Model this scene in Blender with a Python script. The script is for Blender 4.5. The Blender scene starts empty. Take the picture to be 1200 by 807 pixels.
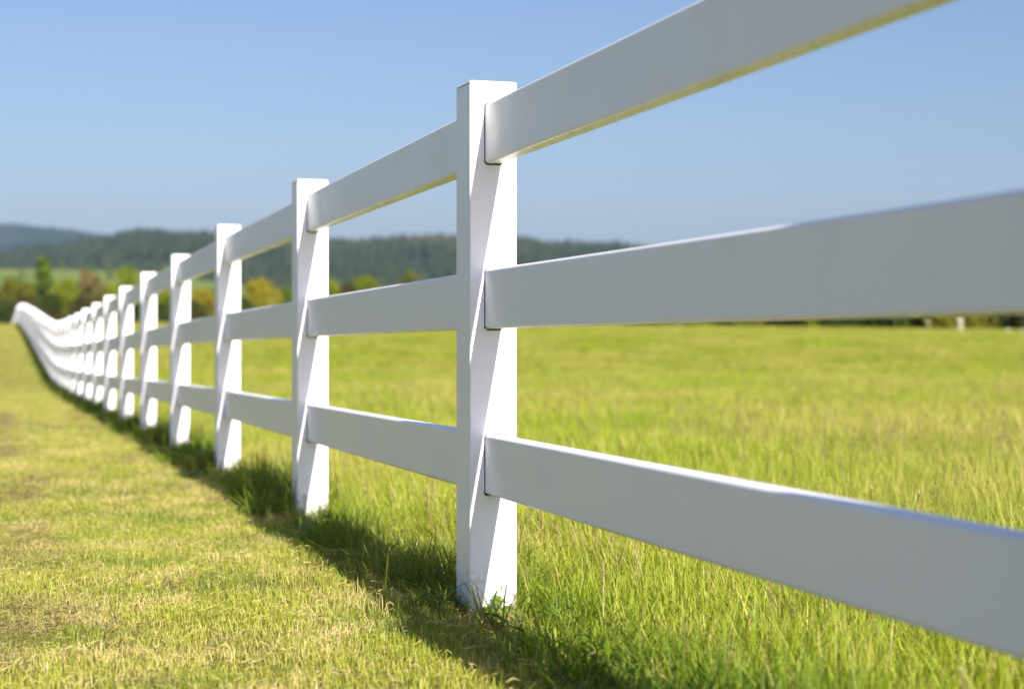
import bpy, bmesh, math, random
import numpy as np
from mathutils import Vector, Matrix

random.seed(7)
RNG = np.random.default_rng(11)
S = bpy.context.scene
COL = S.collection

# ------------------------------------------------------------------ measured layout
TH = 0.3162                       # fence heading, left of straight ahead
UF = np.array([-math.sin(TH), math.cos(TH)])    # along the fence, away
QF = np.array([math.cos(TH), math.sin(TH)])     # across the fence, into the field
P1 = np.array([-0.1077, 4.0134])  # lawn-side near corner of the post in focus
BAY = 2.4387
PW = 0.127                        # post width
CAM_Z = 0.7505
FPX = 1839.2                      # focal length in pixels of a 1200 px wide picture

# ------------------------------------------------------------------ camera
cam = bpy.data.cameras.new('camera')
co = bpy.data.objects.new('camera', cam)
COL.objects.link(co)
co.location = (0, 0, CAM_Z)
co.rotation_euler = (math.pi / 2, 0, 0)
cam.sensor_width = 36.0
cam.lens = 36.0 * FPX / 1200.0
cam.shift_y = -(403.5 - 365.7) / 1200.0
cam.clip_start = 0.05
cam.clip_end = 40000
cam.dof.use_dof = True
cam.dof.focus_distance = 4.12
cam.dof.aperture_fstop = 2.65
S.camera = co

# ------------------------------------------------------------------ sun and sky
SUN_EL = math.atan(1 / math.hypot(1.59, 0.17))     # read from the post's shadow on the rails
_u = math.sin(SUN_EL)
_p = 0.17 * _u
_a = math.sqrt(1 - _u * _u - _p * _p)
SUN = Vector((-UF[0] * _a + QF[0] * _p, -UF[1] * _a + QF[1] * _p, _u)).normalized()
sl = bpy.data.lights.new('sun', 'SUN')
sl.energy = 5.0
sl.angle = math.radians(0.53)
sl.color = (1.0, 0.93, 0.80)
so = bpy.data.objects.new('sun', sl)
COL.objects.link(so)
so.rotation_euler = (-SUN).to_track_quat('-Z', 'Y').to_euler()
so.location = (3, -6, 8)

W = bpy.data.worlds.new('World')
S.world = W
W.use_nodes = True
wn = W.node_tree.nodes
sky = wn.new('ShaderNodeTexSky')
sky.sky_type = 'NISHITA'
sky.sun_disc = False
sky.sun_elevation = SUN_EL
sky.sun_rotation = math.atan2(SUN.x, SUN.y)
sky.altitude = 0
sky.air_density = 1.15
sky.dust_density = 1.8
sky.ozone_density = 4.5
bg = wn['Background']
bg.inputs['Strength'].default_value = 0.057
tint_ = wn.new('ShaderNodeMix')             # the photograph's warmer, slightly violet white balance of the whole sky
tint_.data_type = 'RGBA'
tint_.blend_type = 'MULTIPLY'
tint_.inputs[0].default_value = 1.0
tint_.inputs[7].default_value = (1.03, 0.97, 1.05, 1)
W.node_tree.links.new(sky.outputs[0], tint_.inputs[6])
W.node_tree.links.new(tint_.outputs[2], bg.inputs['Color'])

S.view_settings.view_transform = 'Standard'
S.view_settings.look = 'None'
S.view_settings.exposure = 1.08
S.view_settings.gamma = 1.0
S.render.engine = 'CYCLES'
S.cycles.use_denoising = True
S.cycles.max_bounces = 7
S.cycles.diffuse_bounces = 3
S.cycles.transmission_bounces = 3
S.cycles.transparent_max_bounces = 8
S.cycles.volume_bounces = 0


# ------------------------------------------------------------------ helpers
def link(o, parent=None):
    COL.objects.link(o)
    if parent is not None:
        o.parent = parent
    return o


def mesh_obj(name, verts, faces, mat, parent=None, smooth=False):
    me = bpy.data.meshes.new(name)
    me.from_pydata([tuple(v) for v in verts], [], faces)
    if smooth:
        me.polygons.foreach_set('use_smooth', [True] * len(me.polygons))
    if mat:
        me.materials.append(mat)
    me.update()
    return link(bpy.data.objects.new(name, me), parent)


def thing(name, label, cat, loc=(0, 0, 0), rz=0.0, group=None):
    o = bpy.data.objects.new(name, None)
    o.empty_display_size = 0.2
    COL.objects.link(o)
    o.location = loc
    o.rotation_euler = (0, 0, rz)
    tag(o, label, cat, group)
    return o


def tag(o, label, cat=None, group=None, kind=None):
    if label:
        o['label'] = label
    if cat:
        o['category'] = cat
    if group:
        o['group'] = group
    if kind:
        o['kind'] = kind


def tl(X, Y):
    """world -> along / across the fence"""
    dx, dy = X - P1[0], Y - P1[1]
    return dx * UF[0] + dy * UF[1], dx * QF[0] + dy * QF[1]


def xy(t, l):
    return P1[0] + UF[0] * t + QF[0] * l, P1[1] + UF[1] * t + QF[1] * l


def vnoise(x, y, seed=0):
    """smooth value noise 0..1"""
    xi, yi = np.floor(x).astype(np.int64), np.floor(y).astype(np.int64)
    fx, fy = x - xi, y - yi
    fx, fy = fx * fx * (3 - 2 * fx), fy * fy * (3 - 2 * fy)

    def h(a, b):
        n = (a * 374761393 + b * 668265263 + seed * 974634437) & 0xFFFFFFFF
        n = ((n ^ (n >> 13)) * 1274126177) & 0xFFFFFFFF
        return ((n ^ (n >> 16)) & 0xFFFF) / 65535.0
    return (h(xi, yi) * (1 - fx) * (1 - fy) + h(xi + 1, yi) * fx * (1 - fy)
            + h(xi, yi + 1) * (1 - fx) * fy + h(xi + 1, yi + 1) * fx * fy)


def fbm(x, y, seed=0, n=4):
    s, a, tot = 0, 1.0, 0
    for k in range(n):
        s = s + a * vnoise(x * 2 ** k, y * 2 ** k, seed + k)
        tot += a
        a *= 0.5
    return s / tot


# ------------------------------------------------------------------ terrain
_D = np.array([-60, 0, 2, 4.0, 6.3, 8.65, 11, 13.3, 15.6, 17.9, 20.25, 22.6, 24.9, 27.2, 29.5, 32, 35.5, 42, 49,
               60, 74, 85, 92, 110, 132, 155, 185, 231, 300, 400, 20000], float)
_Z = np.array([0.9, .075, .038, 0, -.055, -.115, -.185, -.257, -.33, -.403, -.478, -.55, -.622, -.685, -.735, -.785, -.82,
               -.74, -.6, -.43, -.25, -.135, -.11, -.11, -.22, -.85, -1.9, -2.5, -3, -3.2, -3.2], float)
_td = np.linspace(-70, 460, 5301)
_zd = np.interp(_td, (_D - 4.013) / 0.9504, _Z)
_k = np.ones(15) / 15.0
for _ in range(2):
    _zp = np.pad(_zd, 7, mode='edge')
    _zd = np.convolve(_zp, _k, mode='valid')


GRASS_DROP = .032                 # the fence was set out from the top of the sward


def ground_z(X, Y):
    X, Y = np.asarray(X, float), np.asarray(Y, float)
    t, l = tl(X, Y)
    z = np.interp(t, _td, _zd) - GRASS_DROP
    sp = np.log1p(np.exp(np.clip((l - 27) / 6, -30, 30))) * 6
    z = z - 0.0105 * np.minimum(sp, 80)
    near = np.clip(1 - np.abs(t - 3) / 60, 0, 1)
    z = z + near * 0.016 * (fbm(X * 1.3, Y * 1.3, 5, 3) - 0.5) * np.clip(np.abs(l) * 3 + 0.3, 0, 1)
    return z


def gz(X, Y):
    return float(ground_z(np.array([X]), np.array([Y]))[0])


# ------------------------------------------------------------------ materials
class N:
    def __init__(self, name):
        self.m = bpy.data.materials.new(name)
        self.m.use_nodes = True
        self.t = self.m.node_tree
        self.t.nodes.clear()
        self.out = self.t.nodes.new('ShaderNodeOutputMaterial')

    def n(self, kind, **kw):
        nd = self.t.nodes.new(kind)
        for k, v in kw.items():
            if k.startswith('i_'):
                key = k[2:]
                key = int(key) if key.isdigit() else key.replace('_', ' ')
                s = nd.inputs[key]
                if isinstance(v, bpy.types.NodeSocket):
                    self.t.links.new(v, s)
                else:
                    s.default_value = v
            else:
                setattr(nd, k, v)
        return nd

    def math(self, op, a, b=0.0, c=0.0, clamp=False):
        return self.n('ShaderNodeMath', operation=op, use_clamp=clamp, i_0=a, i_1=b, i_2=c).outputs[0]

    def mix(self, f, a, b):
        nd = self.n('ShaderNodeMix', data_type='RGBA')
        for idx, v in ((0, f), (6, a), (7, b)):
            s = nd.inputs[idx]
            if isinstance(v, bpy.types.NodeSocket):
                self.t.links.new(v, s)
            else:
                s.default_value = (*v, 1) if isinstance(v, tuple) and len(v) == 3 else v
        return nd.outputs[2]

    def noise(self, vec, scale, detail=3.0, rough=0.55):
        nd = self.n('ShaderNodeTexNoise', i_Scale=scale, i_Detail=detail, i_Roughness=rough)
        if vec is not None:
            self.t.links.new(vec, nd.inputs['Vector'])
        return nd.outputs[0]

    def ramp(self, f, stops):
        nd = self.n('ShaderNodeValToRGB')
        cr = nd.color_ramp
        while len(cr.elements) < len(stops):
            cr.elements.new(0.5)
        for e, (p, c) in zip(cr.elements, stops):
            e.position = p
            e.color = (*c, 1)
        self.t.links.new(f, nd.inputs[0])
        return nd.outputs[0]

    def span(self, v, a, b):
        nd = self.n('ShaderNodeMapRange', interpolation_type='SMOOTHSTEP', i_0=v, i_1=a, i_2=b)
        return nd.outputs[0]

    def surf(self, sh):
        self.t.links.new(sh, self.out.inputs['Surface'])
        return self.m


def grass_material(name, stops, straw, patch_scale, patch_lo, patch_hi, patch_gain, transl=0.35, seed=0.0, broad=0.45, green=(.16, .24, .012), greener=.55):
    b = N(name)
    pos = b.n('ShaderNodeNewGeometry').outputs['Position']
    mp = b.n('ShaderNodeMapping', i_Vector=pos, i_Location=(seed, seed * 1.7, 0))
    tint = b.n('ShaderNodeAttribute', attribute_name='tint').outputs['Fac']
    hgt = b.n('ShaderNodeAttribute', attribute_name='hgt').outputs['Fac']
    col = b.ramp(tint, stops)
    big = b.noise(mp.outputs[0], patch_scale, 3.0)
    patch = b.span(big, patch_lo, patch_hi)
    dry = b.n('ShaderNodeAttribute', attribute_name='dry').outputs['Fac']
    f = b.span(b.math('ADD', dry, b.math('MULTIPLY', patch, patch_gain)), 0.82, 0.94)
    big2 = b.noise(mp.outputs[0], patch_scale * 0.23, 2.0)
    col = b.mix(b.math('MULTIPLY', b.span(big2, 0.38, 0.60), broad), col, b.mix(0.72, col, straw))
    big3 = b.noise(mp.outputs[0], patch_scale * 0.55, 4.0, .6)
    col = b.mix(b.math('MULTIPLY', b.span(big3, 0.48, 0.62), greener), col, green)
    col = b.mix(f, col, straw)
    # the sheathed foot of a blade is paler and yellower than its tip
    col = b.mix(b.math('MULTIPLY', b.math('SUBTRACT', 1.0, hgt), 0.25), col, (straw[0] * .8, straw[1] * .8, straw[2] * .8))
    pr = b.n('ShaderNodeBsdfPrincipled', i_Roughness=0.5)
    pr.inputs['Specular IOR Level'].default_value = 0.3
    b.t.links.new(col, pr.inputs['Base Color'])
    tr = b.n('ShaderNodeBsdfTranslucent')
    tc = b.n('ShaderNodeHueSaturation', i_Saturation=1.15, i_Value=1.15, i_Color=col)
    b.t.links.new(tc.outputs[0], tr.inputs['Color'])
    ms = b.n('ShaderNodeMixShader', i_0=transl)
    b.t.links.new(pr.outputs[0], ms.inputs[1])
    b.t.links.new(tr.outputs[0], ms.inputs[2])
    return b.surf(ms.outputs[0])


M = {}
M['lawn'] = grass_material('lawn_blades', [(0.0, (.14, .20, .014)), (.45, (.32, .38, .028)), (.8, (.46, .49, .055)), (1.0, (.52, .51, .09))],
                           (.66, .54, .24), 3.2, .47, .61, .46, 0.38, 0.0, .15, (.17, .26, .014), .80)
M['field'] = grass_material('field_blades', [(0.0, (.11, .19, .010)), (.5, (.32, .41, .024)), (.85, (.47, .54, .045)), (1.0, (.58, .55, .11))],
                            (.58, .48, .17), 0.9, .50, .70, .22, 0.44, 3.1, .66, (.22, .33, .018))
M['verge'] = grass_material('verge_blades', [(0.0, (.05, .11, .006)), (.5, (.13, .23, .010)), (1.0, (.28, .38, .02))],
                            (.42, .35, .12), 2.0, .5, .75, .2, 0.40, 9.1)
M['dry'] = grass_material('dry_clippings', [(0.0, (.07, .045, .022)), (.5, (.18, .125, .06)), (1.0, (.40, .30, .16))],
                          (.38, .29, .15), 5.0, .4, .7, .3, 0.15, 5.5)
M['seed'] = grass_material('seed_heads', [(0.0, (.16, .09, .06)), (.5, (.36, .25, .13)), (1.0, (.45, .38, .19))],
                           (.42, .36, .15), 2.0, .4, .7, .1, 0.25, 2.2)
M['broad'] = grass_material('broad_leaves', [(0.0, (.035, .10, .012)), (.5, (.07, .17, .016)), (1.0, (.13, .25, .025))],
                            (.3, .3, .08), 4.0, .6, .8, .1, 0.30, 7.7)


def ground_material():
    b = N('thatch_and_soil')
    pos = b.n('ShaderNodeNewGeometry').outputs['Position']
    n1 = b.noise(pos, 9.0, 5.0)
    n2 = b.noise(pos, 140.0, 3.0)
    n3 = b.noise(pos, 0.09, 4.0)
    c = b.ramp(n1, [(.3, (.10, .085, .030)), (.55, (.17, .16, .042)), (.75, (.25, .20, .085))])
    c = b.mix(b.math('MULTIPLY', n2, .5), c, (.13, .14, .03))
    far = b.n('ShaderNodeCameraData')
    c = b.mix(b.span(n3, .42, .62), c, (.19, .20, .035))
    b.t.nodes.remove(far)
    pr = b.n('ShaderNodeBsdfPrincipled', i_Roughness=0.95)
    pr.inputs['Specular IOR Level'].default_value = 0.1
    b.t.links.new(c, pr.inputs['Base Color'])
    bp = b.n('ShaderNodeBump', i_Strength=0.6, i_Distance=0.02, i_Height=n1)
    b.t.links.new(bp.outputs[0], pr.inputs['Normal'])
    return b.surf(pr.outputs[0])


def vinyl_material():
    b = N('white_vinyl')
    tc = b.n('ShaderNodeTexCoord').outputs['Object']
    geo = b.n('ShaderNodeNewGeometry')
    pos = geo.outputs['Position']
    n1 = b.noise(pos, 3.0, 4.0)
    c = b.mix(n1, (.87, .862, .935), (.89, .882, .95))
    # specks of mildew and grass juice: under the rails and low on the posts
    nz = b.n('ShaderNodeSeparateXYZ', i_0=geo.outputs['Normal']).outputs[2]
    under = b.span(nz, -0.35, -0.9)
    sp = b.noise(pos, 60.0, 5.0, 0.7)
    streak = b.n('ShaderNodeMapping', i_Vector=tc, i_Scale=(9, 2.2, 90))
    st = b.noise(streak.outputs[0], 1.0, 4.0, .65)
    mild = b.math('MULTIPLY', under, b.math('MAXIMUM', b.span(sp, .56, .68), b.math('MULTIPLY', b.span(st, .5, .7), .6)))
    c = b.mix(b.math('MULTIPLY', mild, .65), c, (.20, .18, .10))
    dots = b.span(b.noise(pos, 95.0, 3.0, .6), .69, .75)
    c = b.mix(b.math('MULTIPLY', dots, .22), c, (.35, .31, .24))
    grime = b.span(b.noise(pos, 7.0, 5.0, .65), .45, .85)
    c = b.mix(b.math('MULTIPLY', grime, .05), c, (.58, .57, .53))
    scuff = b.n('ShaderNodeMapping', i_Vector=tc, i_Scale=(30, 2.0, 42))         # faint scuffs running lengthwise
    sc = b.math('MULTIPLY', b.span(b.noise(scuff.outputs[0], 1.0, 5.0, .7), .62, .80), b.span(b.noise(pos, 2.3, 2.0), .45, .7))
    c = b.mix(b.math('MULTIPLY', sc, .22), c, (.50, .49, .44))
    pr = b.n('ShaderNodeBsdfPrincipled')
    b.t.links.new(c, pr.inputs['Base Color'])
    b.t.links.new(b.math('ADD', .34, b.math('MULTIPLY', grime, .25)), pr.inputs['Roughness'])
    wav = b.noise(pos, 4.0, 2.0)
    fine = b.noise(pos, 420.0, 2.0)
    draw = b.n('ShaderNodeMapping', i_Vector=tc, i_Scale=(160, 1.2, 160))     # faint extrusion lines
    hh = b.math('ADD', b.math('ADD', wav, b.math('MULTIPLY', fine, 0.012)), b.math('MULTIPLY', b.noise(draw.outputs[0], 1.0, 2.0), .02))
    bp = b.n('ShaderNodeBump', i_Strength=0.12, i_Distance=0.006, i_Height=hh)
    b.t.links.new(bp.outputs[0], pr.inputs['Normal'])
    return b.surf(pr.outputs[0])


def post_foot_material():
    """the same vinyl with soil splashes and a green tide mark in its lowest hand's breadth"""
    m = M['vinyl'].copy()
    m.name = 'white_vinyl_post'
    t = m.node_tree
    pr = next(n for n in t.nodes if n.type == 'BSDF_PRINCIPLED')
    src = pr.inputs['Base Color'].links[0].from_socket
    tc = t.nodes.new('ShaderNodeTexCoord')
    sx = t.nodes.new('ShaderNodeSeparateXYZ')
    t.links.new(tc.outputs['Object'], sx.inputs[0])
    mr = t.nodes.new('ShaderNodeMapRange')
    mr.inputs[1].default_value, mr.inputs[2].default_value = 0.20, 0.0
    t.links.new(sx.outputs[2], mr.inputs[0])
    geo = t.nodes.new('ShaderNodeNewGeometry')
    no = t.nodes.new('ShaderNodeTexNoise')
    no.inputs['Scale'].default_value = 55
    no.inputs['Detail'].default_value = 5
    t.links.new(geo.outputs['Position'], no.inputs['Vector'])
    m1 = t.nodes.new('ShaderNodeMath')
    m1.operation = 'MULTIPLY_ADD'
    t.links.new(mr.outputs[0], m1.inputs[0])
    m1.inputs[1].default_value = 0.42
    t.links.new(no.outputs[0], m1.inputs[2])
    r2 = t.nodes.new('ShaderNodeMapRange')
    r2.inputs[1].default_value, r2.inputs[2].default_value = .72, 1.15
    t.links.new(m1.outputs[0], r2.inputs[0])
    m3 = t.nodes.new('ShaderNodeMath')
    m3.operation = 'MULTIPLY'
    t.links.new(r2.outputs[0], m3.inputs[0])
    t.links.new(mr.outputs[0], m3.inputs[1])
    mx = t.nodes.new('ShaderNodeMix')
    mx.data_type = 'RGBA'
    t.links.new(m3.outputs[0], mx.inputs[0])
    t.links.new(src, mx.inputs[6])
    mx.inputs[7].default_value = (.26, .25, .13, 1)
    t.links.new(mx.outputs[2], pr.inputs['Base Color'])
    return m


def simple(name, c1, c2, scale=8.0, rough=0.85, bump=0.0):
    b = N(name)
    tc = b.n('ShaderNodeTexCoord').outputs['Object']
    n1 = b.noise(tc, scale, 5.0)
    pr = b.n('ShaderNodeBsdfPrincipled', i_Roughness=rough)
    b.t.links.new(b.mix(b.span(n1, .3, .7), c1, c2), pr.inputs['Base Color'])
    if bump:
        bp = b.n('ShaderNodeBump', i_Strength=1.0, i_Distance=bump, i_Height=n1)
        b.t.links.new(bp.outputs[0], pr.inputs['Normal'])
    return b.surf(pr.outputs[0])


def leaf_material(name, c1, c2, transl=0.25):
    b = N(name)
    tint = b.n('ShaderNodeAttribute', attribute_name='tint').outputs['Fac']
    tc = b.n('ShaderNodeTexCoord').outputs['Object']
    f = b.math('ADD', b.math('MULTIPLY', tint, .6), b.math('MULTIPLY', b.noise(tc, .6, 3.0), .4))
    c = b.mix(f, c1, c2)
    df = b.n('ShaderNodeBsdfDiffuse', i_Color=c)
    tr = b.n('ShaderNodeBsdfTranslucent', i_Color=c)
    ms = b.n('ShaderNodeMixShader', i_0=transl)
    b.t.links.new(df.outputs[0], ms.inputs[1])
    b.t.links.new(tr.outputs[0], ms.inputs[2])
    return b.surf(ms.outputs[0])


def conifer_material():
    b = N('conifer_needles')
    rnd = b.n('ShaderNodeObjectInfo').outputs['Random']
    pos = b.n('ShaderNodeNewGeometry').outputs['Position']
    big = b.noise(pos, .004, 3.0)
    c = b.mix(rnd, (.018, .028, .015), (.044, .056, .024))
    c = b.mix(b.math('MULTIPLY', b.span(big, .5, .66), .5), c, (.070, .074, .030))
    df = b.n('ShaderNodeBsdfDiffuse', i_Color=c)
    return b.surf(df.outputs[0])


def hill_material(name, c1, c2, scale):
    b = N(name)
    pos = b.n('ShaderNodeNewGeometry').outputs['Position']
    n1 = b.noise(pos, scale, 5.0)
    n2 = b.noise(pos, scale * 7, 3.0)
    c = b.mix(b.span(b.math('ADD', b.math('MULTIPLY', n1, .7), b.math('MULTIPLY', n2, .3)), .38, .62), c1, c2)
    df = b.n('ShaderNodeBsdfDiffuse', i_Color=c)
    return b.surf(df.outputs[0])


M['ground'] = ground_material()
M['vinyl'] = vinyl_material()
M['post'] = post_foot_material()
M['bark'] = simple('bark', (.05, .038, .026), (.13, .10, .075), 6.0, 0.9, 0.03)
M['pale_bark'] = simple('pale_bark', (.26, .22, .15), (.42, .37, .27), 5.0, 0.85, 0.02)
M['grey_bark'] = simple('grey_bark', (.16, .135, .10), (.30, .26, .19), 5.0, 0.9, 0.02)
M['pale_stone'] = simple('pale_stone', (.34, .33, .30), (.50, .48, .44), 4.0, 0.9, 0.02)
M['conifer'] = conifer_material()
M['meadow'] = hill_material('meadow_slope', (.10, .15, .035), (.19, .22, .06), .008)
M['forest_floor'] = hill_material('forest_floor', (.020, .034, .014), (.045, .060, .022), .006)

# ------------------------------------------------------------------ ground sheet
def graded(lo, hi, centre, fine, growth, cap):
    a = [centre]
    s = fine
    while a[-1] < hi:
        a.append(min(a[-1] + s, hi))
        s = min(s * growth, cap)
    b = [centre]
    s = fine
    while b[-1] > lo:
        b.append(max(b[-1] - s, lo))
        s = min(s * growth, cap)
    return np.array(sorted(set(a + b)))


ts = graded(-2500, 9500, 3.0, 0.22, 1.035, 500)
ls = graded(-5000, 5000, 0.0, 0.22, 1.07, 500)
TT, LL = np.meshgrid(ts, ls, indexing='ij')
GX, GY = xy(TT, LL)
GZ = ground_z(GX, GY)
nt, nl = TT.shape
gv = np.stack([GX.ravel(), GY.ravel(), GZ.ravel()], 1)
gi = np.arange(nt * nl).reshape(nt, nl)
gf = np.stack([gi[:-1, :-1].ravel(), gi[:-1, 1:].ravel(), gi[1:, 1:].ravel(), gi[1:, :-1].ravel()], 1)
ground = mesh_obj('ground', gv.tolist(), gf.tolist(), M['ground'], smooth=True)
tag(ground, 'gently dipping grassy ground under the lawn and the field', kind='structure')


# ------------------------------------------------------------------ hills
def hill(name, label, height, r0, r1, a0, a1, nr, na, mat):
    """a sheet in polar steps round the valley; height(azimuth_px, r) in metres"""
    rs = np.linspace(r0, r1, nr)
    az = np.linspace(a0, a1, na)
    R, A = np.meshgrid(rs, az, indexing='ij')
    X, Y = R * A, R * np.ones_like(A)
    Z = height(X, Y)
    v = np.stack([X.ravel(), Y.ravel(), Z.ravel()], 1)
    i = np.arange(nr * na).reshape(nr, na)
    f = np.stack([i[:-1, :-1].ravel(), i[:-1, 1:].ravel(), i[1:, 1:].ravel(), i[1:, :-1].ravel()], 1)
    o = mesh_obj(name, v.tolist(), f.tolist(), mat, smooth=True)
    tag(o, label, kind='structure')
    return o


def smooth(x, a, b):
    u = np.clip((x - a) / (b - a), 0, 1)
    return u * u * (3 - 2 * u)


def sky_px(X, Y, pts):
    """elevation line of a ridge as read from bearings"""
    p = 600 + FPX * X / Y
    return np.interp(p, [a for a, _ in pts], [b for _, b in pts])


def h_meadow(X, Y):
    return -6 + 2.5 * smooth(Y, 380, 520) + np.interp(600 + FPX * X / Y, [-200, 90, 190, 330, 1300], [50, 50, 44, 27, 24]) * smooth(Y, 480, 1750) + 3 * (fbm(X / 260, Y / 260, 31) - .5)


RIDGE = [(-900, 278), (-200, 303), (0, 301), (60, 297), (115, 284), (160, 277), (200, 276), (260, 279), (330, 284), (380, 283), (450, 285), (540, 284),
         (640, 291), (730, 293), (850, 308), (1000, 316), (1300, 322), (2000, 330)]
FAR = [(-900, 260), (-150, 260), (0, 263), (50, 267), (90, 272), (120, 277), (160, 284), (300, 296), (600, 305), (1300, 315), (2000, 325)]


def steepest(y0, y1):
    """how much higher than its top a smooth slope looks, seen from the lawn"""
    y = np.linspace(y0, y1, 400)
    return float(np.max(smooth(y, y0, y1) * y1 / y))


def h_forest(X, Y):
    top = (365.7 - sky_px(X, Y, RIDGE)) / FPX * 2900 / steepest(1250, 2900) - 9
    r = smooth(Y, 1250, 2900)
    z = -8 + (top + 8) * r - 70 * smooth(Y, 2950, 3600)
    return z + (22 * (fbm(X / 420, Y / 420, 41) - .5) + 26 * (fbm(X / 95, Y / 140, 45, 3) - .5)) * np.clip(r * 2.2, 0, 1) * (1 - .25 * smooth(Y, 2500, 2900))


def h_far(X, Y):
    top = (365.7 - sky_px(X, Y, FAR)) / FPX * 6200 / steepest(4200, 6200) - 12
    r = smooth(Y, 4200, 6200)
    return -10 + (top + 10) * r - 120 * smooth(Y, 6300, 7600) + 40 * (fbm(X / 700, Y / 700, 51) - .5) * r * (1 - .7 * smooth(Y, 5600, 6200))


hill('meadow_hill', 'pale green meadow slope rising behind the yellow trees', h_meadow, 380, 1800, -.62, .62, 60, 90, M['meadow'])
hill('forest_hill', 'dark wooded hill behind the meadow', h_forest, 1250, 3600, -.62, .62, 90, 150, M['forest_floor'])
hill('far_hill', 'highest bluish hill at the far left', h_far, 4200, 7600, -.62, .62, 60, 120, M['forest_floor'])


# ------------------------------------------------------------------ instancing helper (for stuff nobody could count)
def scatter(name, label, pts, rot, scl, idx, sources):
    """one object whose points carry clumps; sources are meshes kept only as instance data"""
    coll = bpy.data.collections.new(name + '_sources')
    for k, s in enumerate(sources):
        s.name = '%s_clump_%02d' % (name, k)
        coll.objects.link(s)
    me = bpy.data.meshes.new(name)
    me.vertices.add(len(pts))
    me.vertices.foreach_set('co', np.asarray(pts, np.float32).ravel())
    for nm, arr in (('rot', rot), ('scl', scl)):
        a = me.attributes.new(nm, 'FLOAT_VECTOR', 'POINT')
        a.data.foreach_set('vector', np.asarray(arr, np.float32).ravel())
    a = me.attributes.new('idx', 'INT', 'POINT')
    a.data.foreach_set('value', np.asarray(idx, np.int32))
    o = link(bpy.data.objects.new(name, me))
    ng = bpy.data.node_groups.new(name + '_nodes', 'GeometryNodeTree')
    ng.interface.new_socket('Geometry', in_out='INPUT', socket_type='NodeSocketGeometry')
    ng.interface.new_socket('Geometry', in_out='OUTPUT', socket_type='NodeSocketGeometry')
    gi_, go = ng.nodes.new('NodeGroupInput'), ng.nodes.new('NodeGroupOutput')
    ci = ng.nodes.new('GeometryNodeCollectionInfo')
    ci.inputs['Collection'].default_value = coll
    ci.inputs['Separate Children'].default_value = True
    ci.inputs['Reset Children'].default_value = True
    ip = ng.nodes.new('GeometryNodeInstanceOnPoints')
    ip.inputs['Pick Instance'].default_value = True
    L = ng.links.new

    def attr(nm, t):
        a_ = ng.nodes.new('GeometryNodeInputNamedAttribute')
        a_.data_type = t
        a_.inputs['Name'].default_value = nm
        return next(s for s in a_.outputs if s.enabled and s.name == 'Attribute')
    L(gi_.outputs[0], ip.inputs['Points'])
    L(ci.outputs[0], ip.inputs['Instance'])
    L(attr('idx', 'INT'), ip.inputs['Instance Index'])
    e2r = ng.nodes.new('FunctionNodeEulerToRotation')
    L(attr('rot', 'FLOAT_VECTOR'), e2r.inputs[0])
    L(e2r.outputs[0], ip.inputs['Rotation'])
    L(attr('scl', 'FLOAT_VECTOR'), ip.inputs['Scale'])
    L(ip.outputs[0], go.inputs[0])
    md = o.modifiers.new('scatter', 'NODES')
    md.node_group = ng
    tag(o, label, kind='stuff')
    return o


class Blades:
    """collects ribbons with per-blade colour data"""
    def __init__(self):
        self.v, self.f, self.tint, self.hgt, self.dry = [], [], [], [], []

    def ribbon(self, pts, widths, side, tint, dry, fold=0.0):
        base = len(self.v)
        n = len(pts)
        for k, (p, w) in enumerate(zip(pts, widths)):
            hh = k / (n - 1)
            if k == n - 1 and w == 0:
                self.v.append(tuple(p))
                self.hgt.append(hh); self.tint.append(tint); self.dry.append(dry)
            else:
                self.v.append((p[0] - side[0] * w / 2, p[1] - side[1] * w / 2, p[2] - side[2] * w / 2))
                self.v.append((p[0] + side[0] * w / 2, p[1] + side[1] * w / 2, p[2] + side[2] * w / 2))
                self.hgt += [hh, hh]; self.tint += [tint, tint]; self.dry += [dry, dry]
        for k in range(n - 1):
            a = base + 2 * k
            if k == n - 2 and widths[-1] == 0:
                self.f.append((a, a + 1, a + 2))
            else:
                self.f.append((a, a + 1, a + 3, a + 2))

    def blade(self, x, y, h, w, lean, bend, az, tint, dry, seg=3, z=0.0):
        d = (math.cos(az), math.sin(az))
        tw = random.uniform(-.9, .9)
        side = (-math.sin(az + tw), math.cos(az + tw), 0)
        pts, ws = [], []
        px, pz, ang = 0.0, z, lean
        pts.append((x, y, pz - 0.01)); ws.append(w * .8)
        for k in range(1, seg + 1):
            px += math.sin(ang) * h / seg
            pz += math.cos(ang) * h / seg
            ang += bend / seg
            pts.append((x + d[0] * px, y + d[1] * px, pz))
            ws.append(0 if k == seg else w * (1 - .45 * (k / seg) ** 2))
        self.ribbon(pts, ws, side, tint, dry)

    def obj(self, name, mat, smooth_=True):
        me = bpy.data.meshes.new(name)
        me.from_pydata(self.v, [], self.f)
        for nm, arr in (('tint', self.tint), ('hgt', self.hgt), ('dry', self.dry)):
            a = me.attributes.new(nm, 'FLOAT', 'POINT')
            a.data.foreach_set('value', arr)
        if smooth_:
            me.polygons.foreach_set('use_smooth', [True] * len(me.polygons))
        me.materials.append(mat)
        me.update()
        return bpy.data.objects.new(name, me)


U = random.uniform
TAU = math.tau


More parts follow.
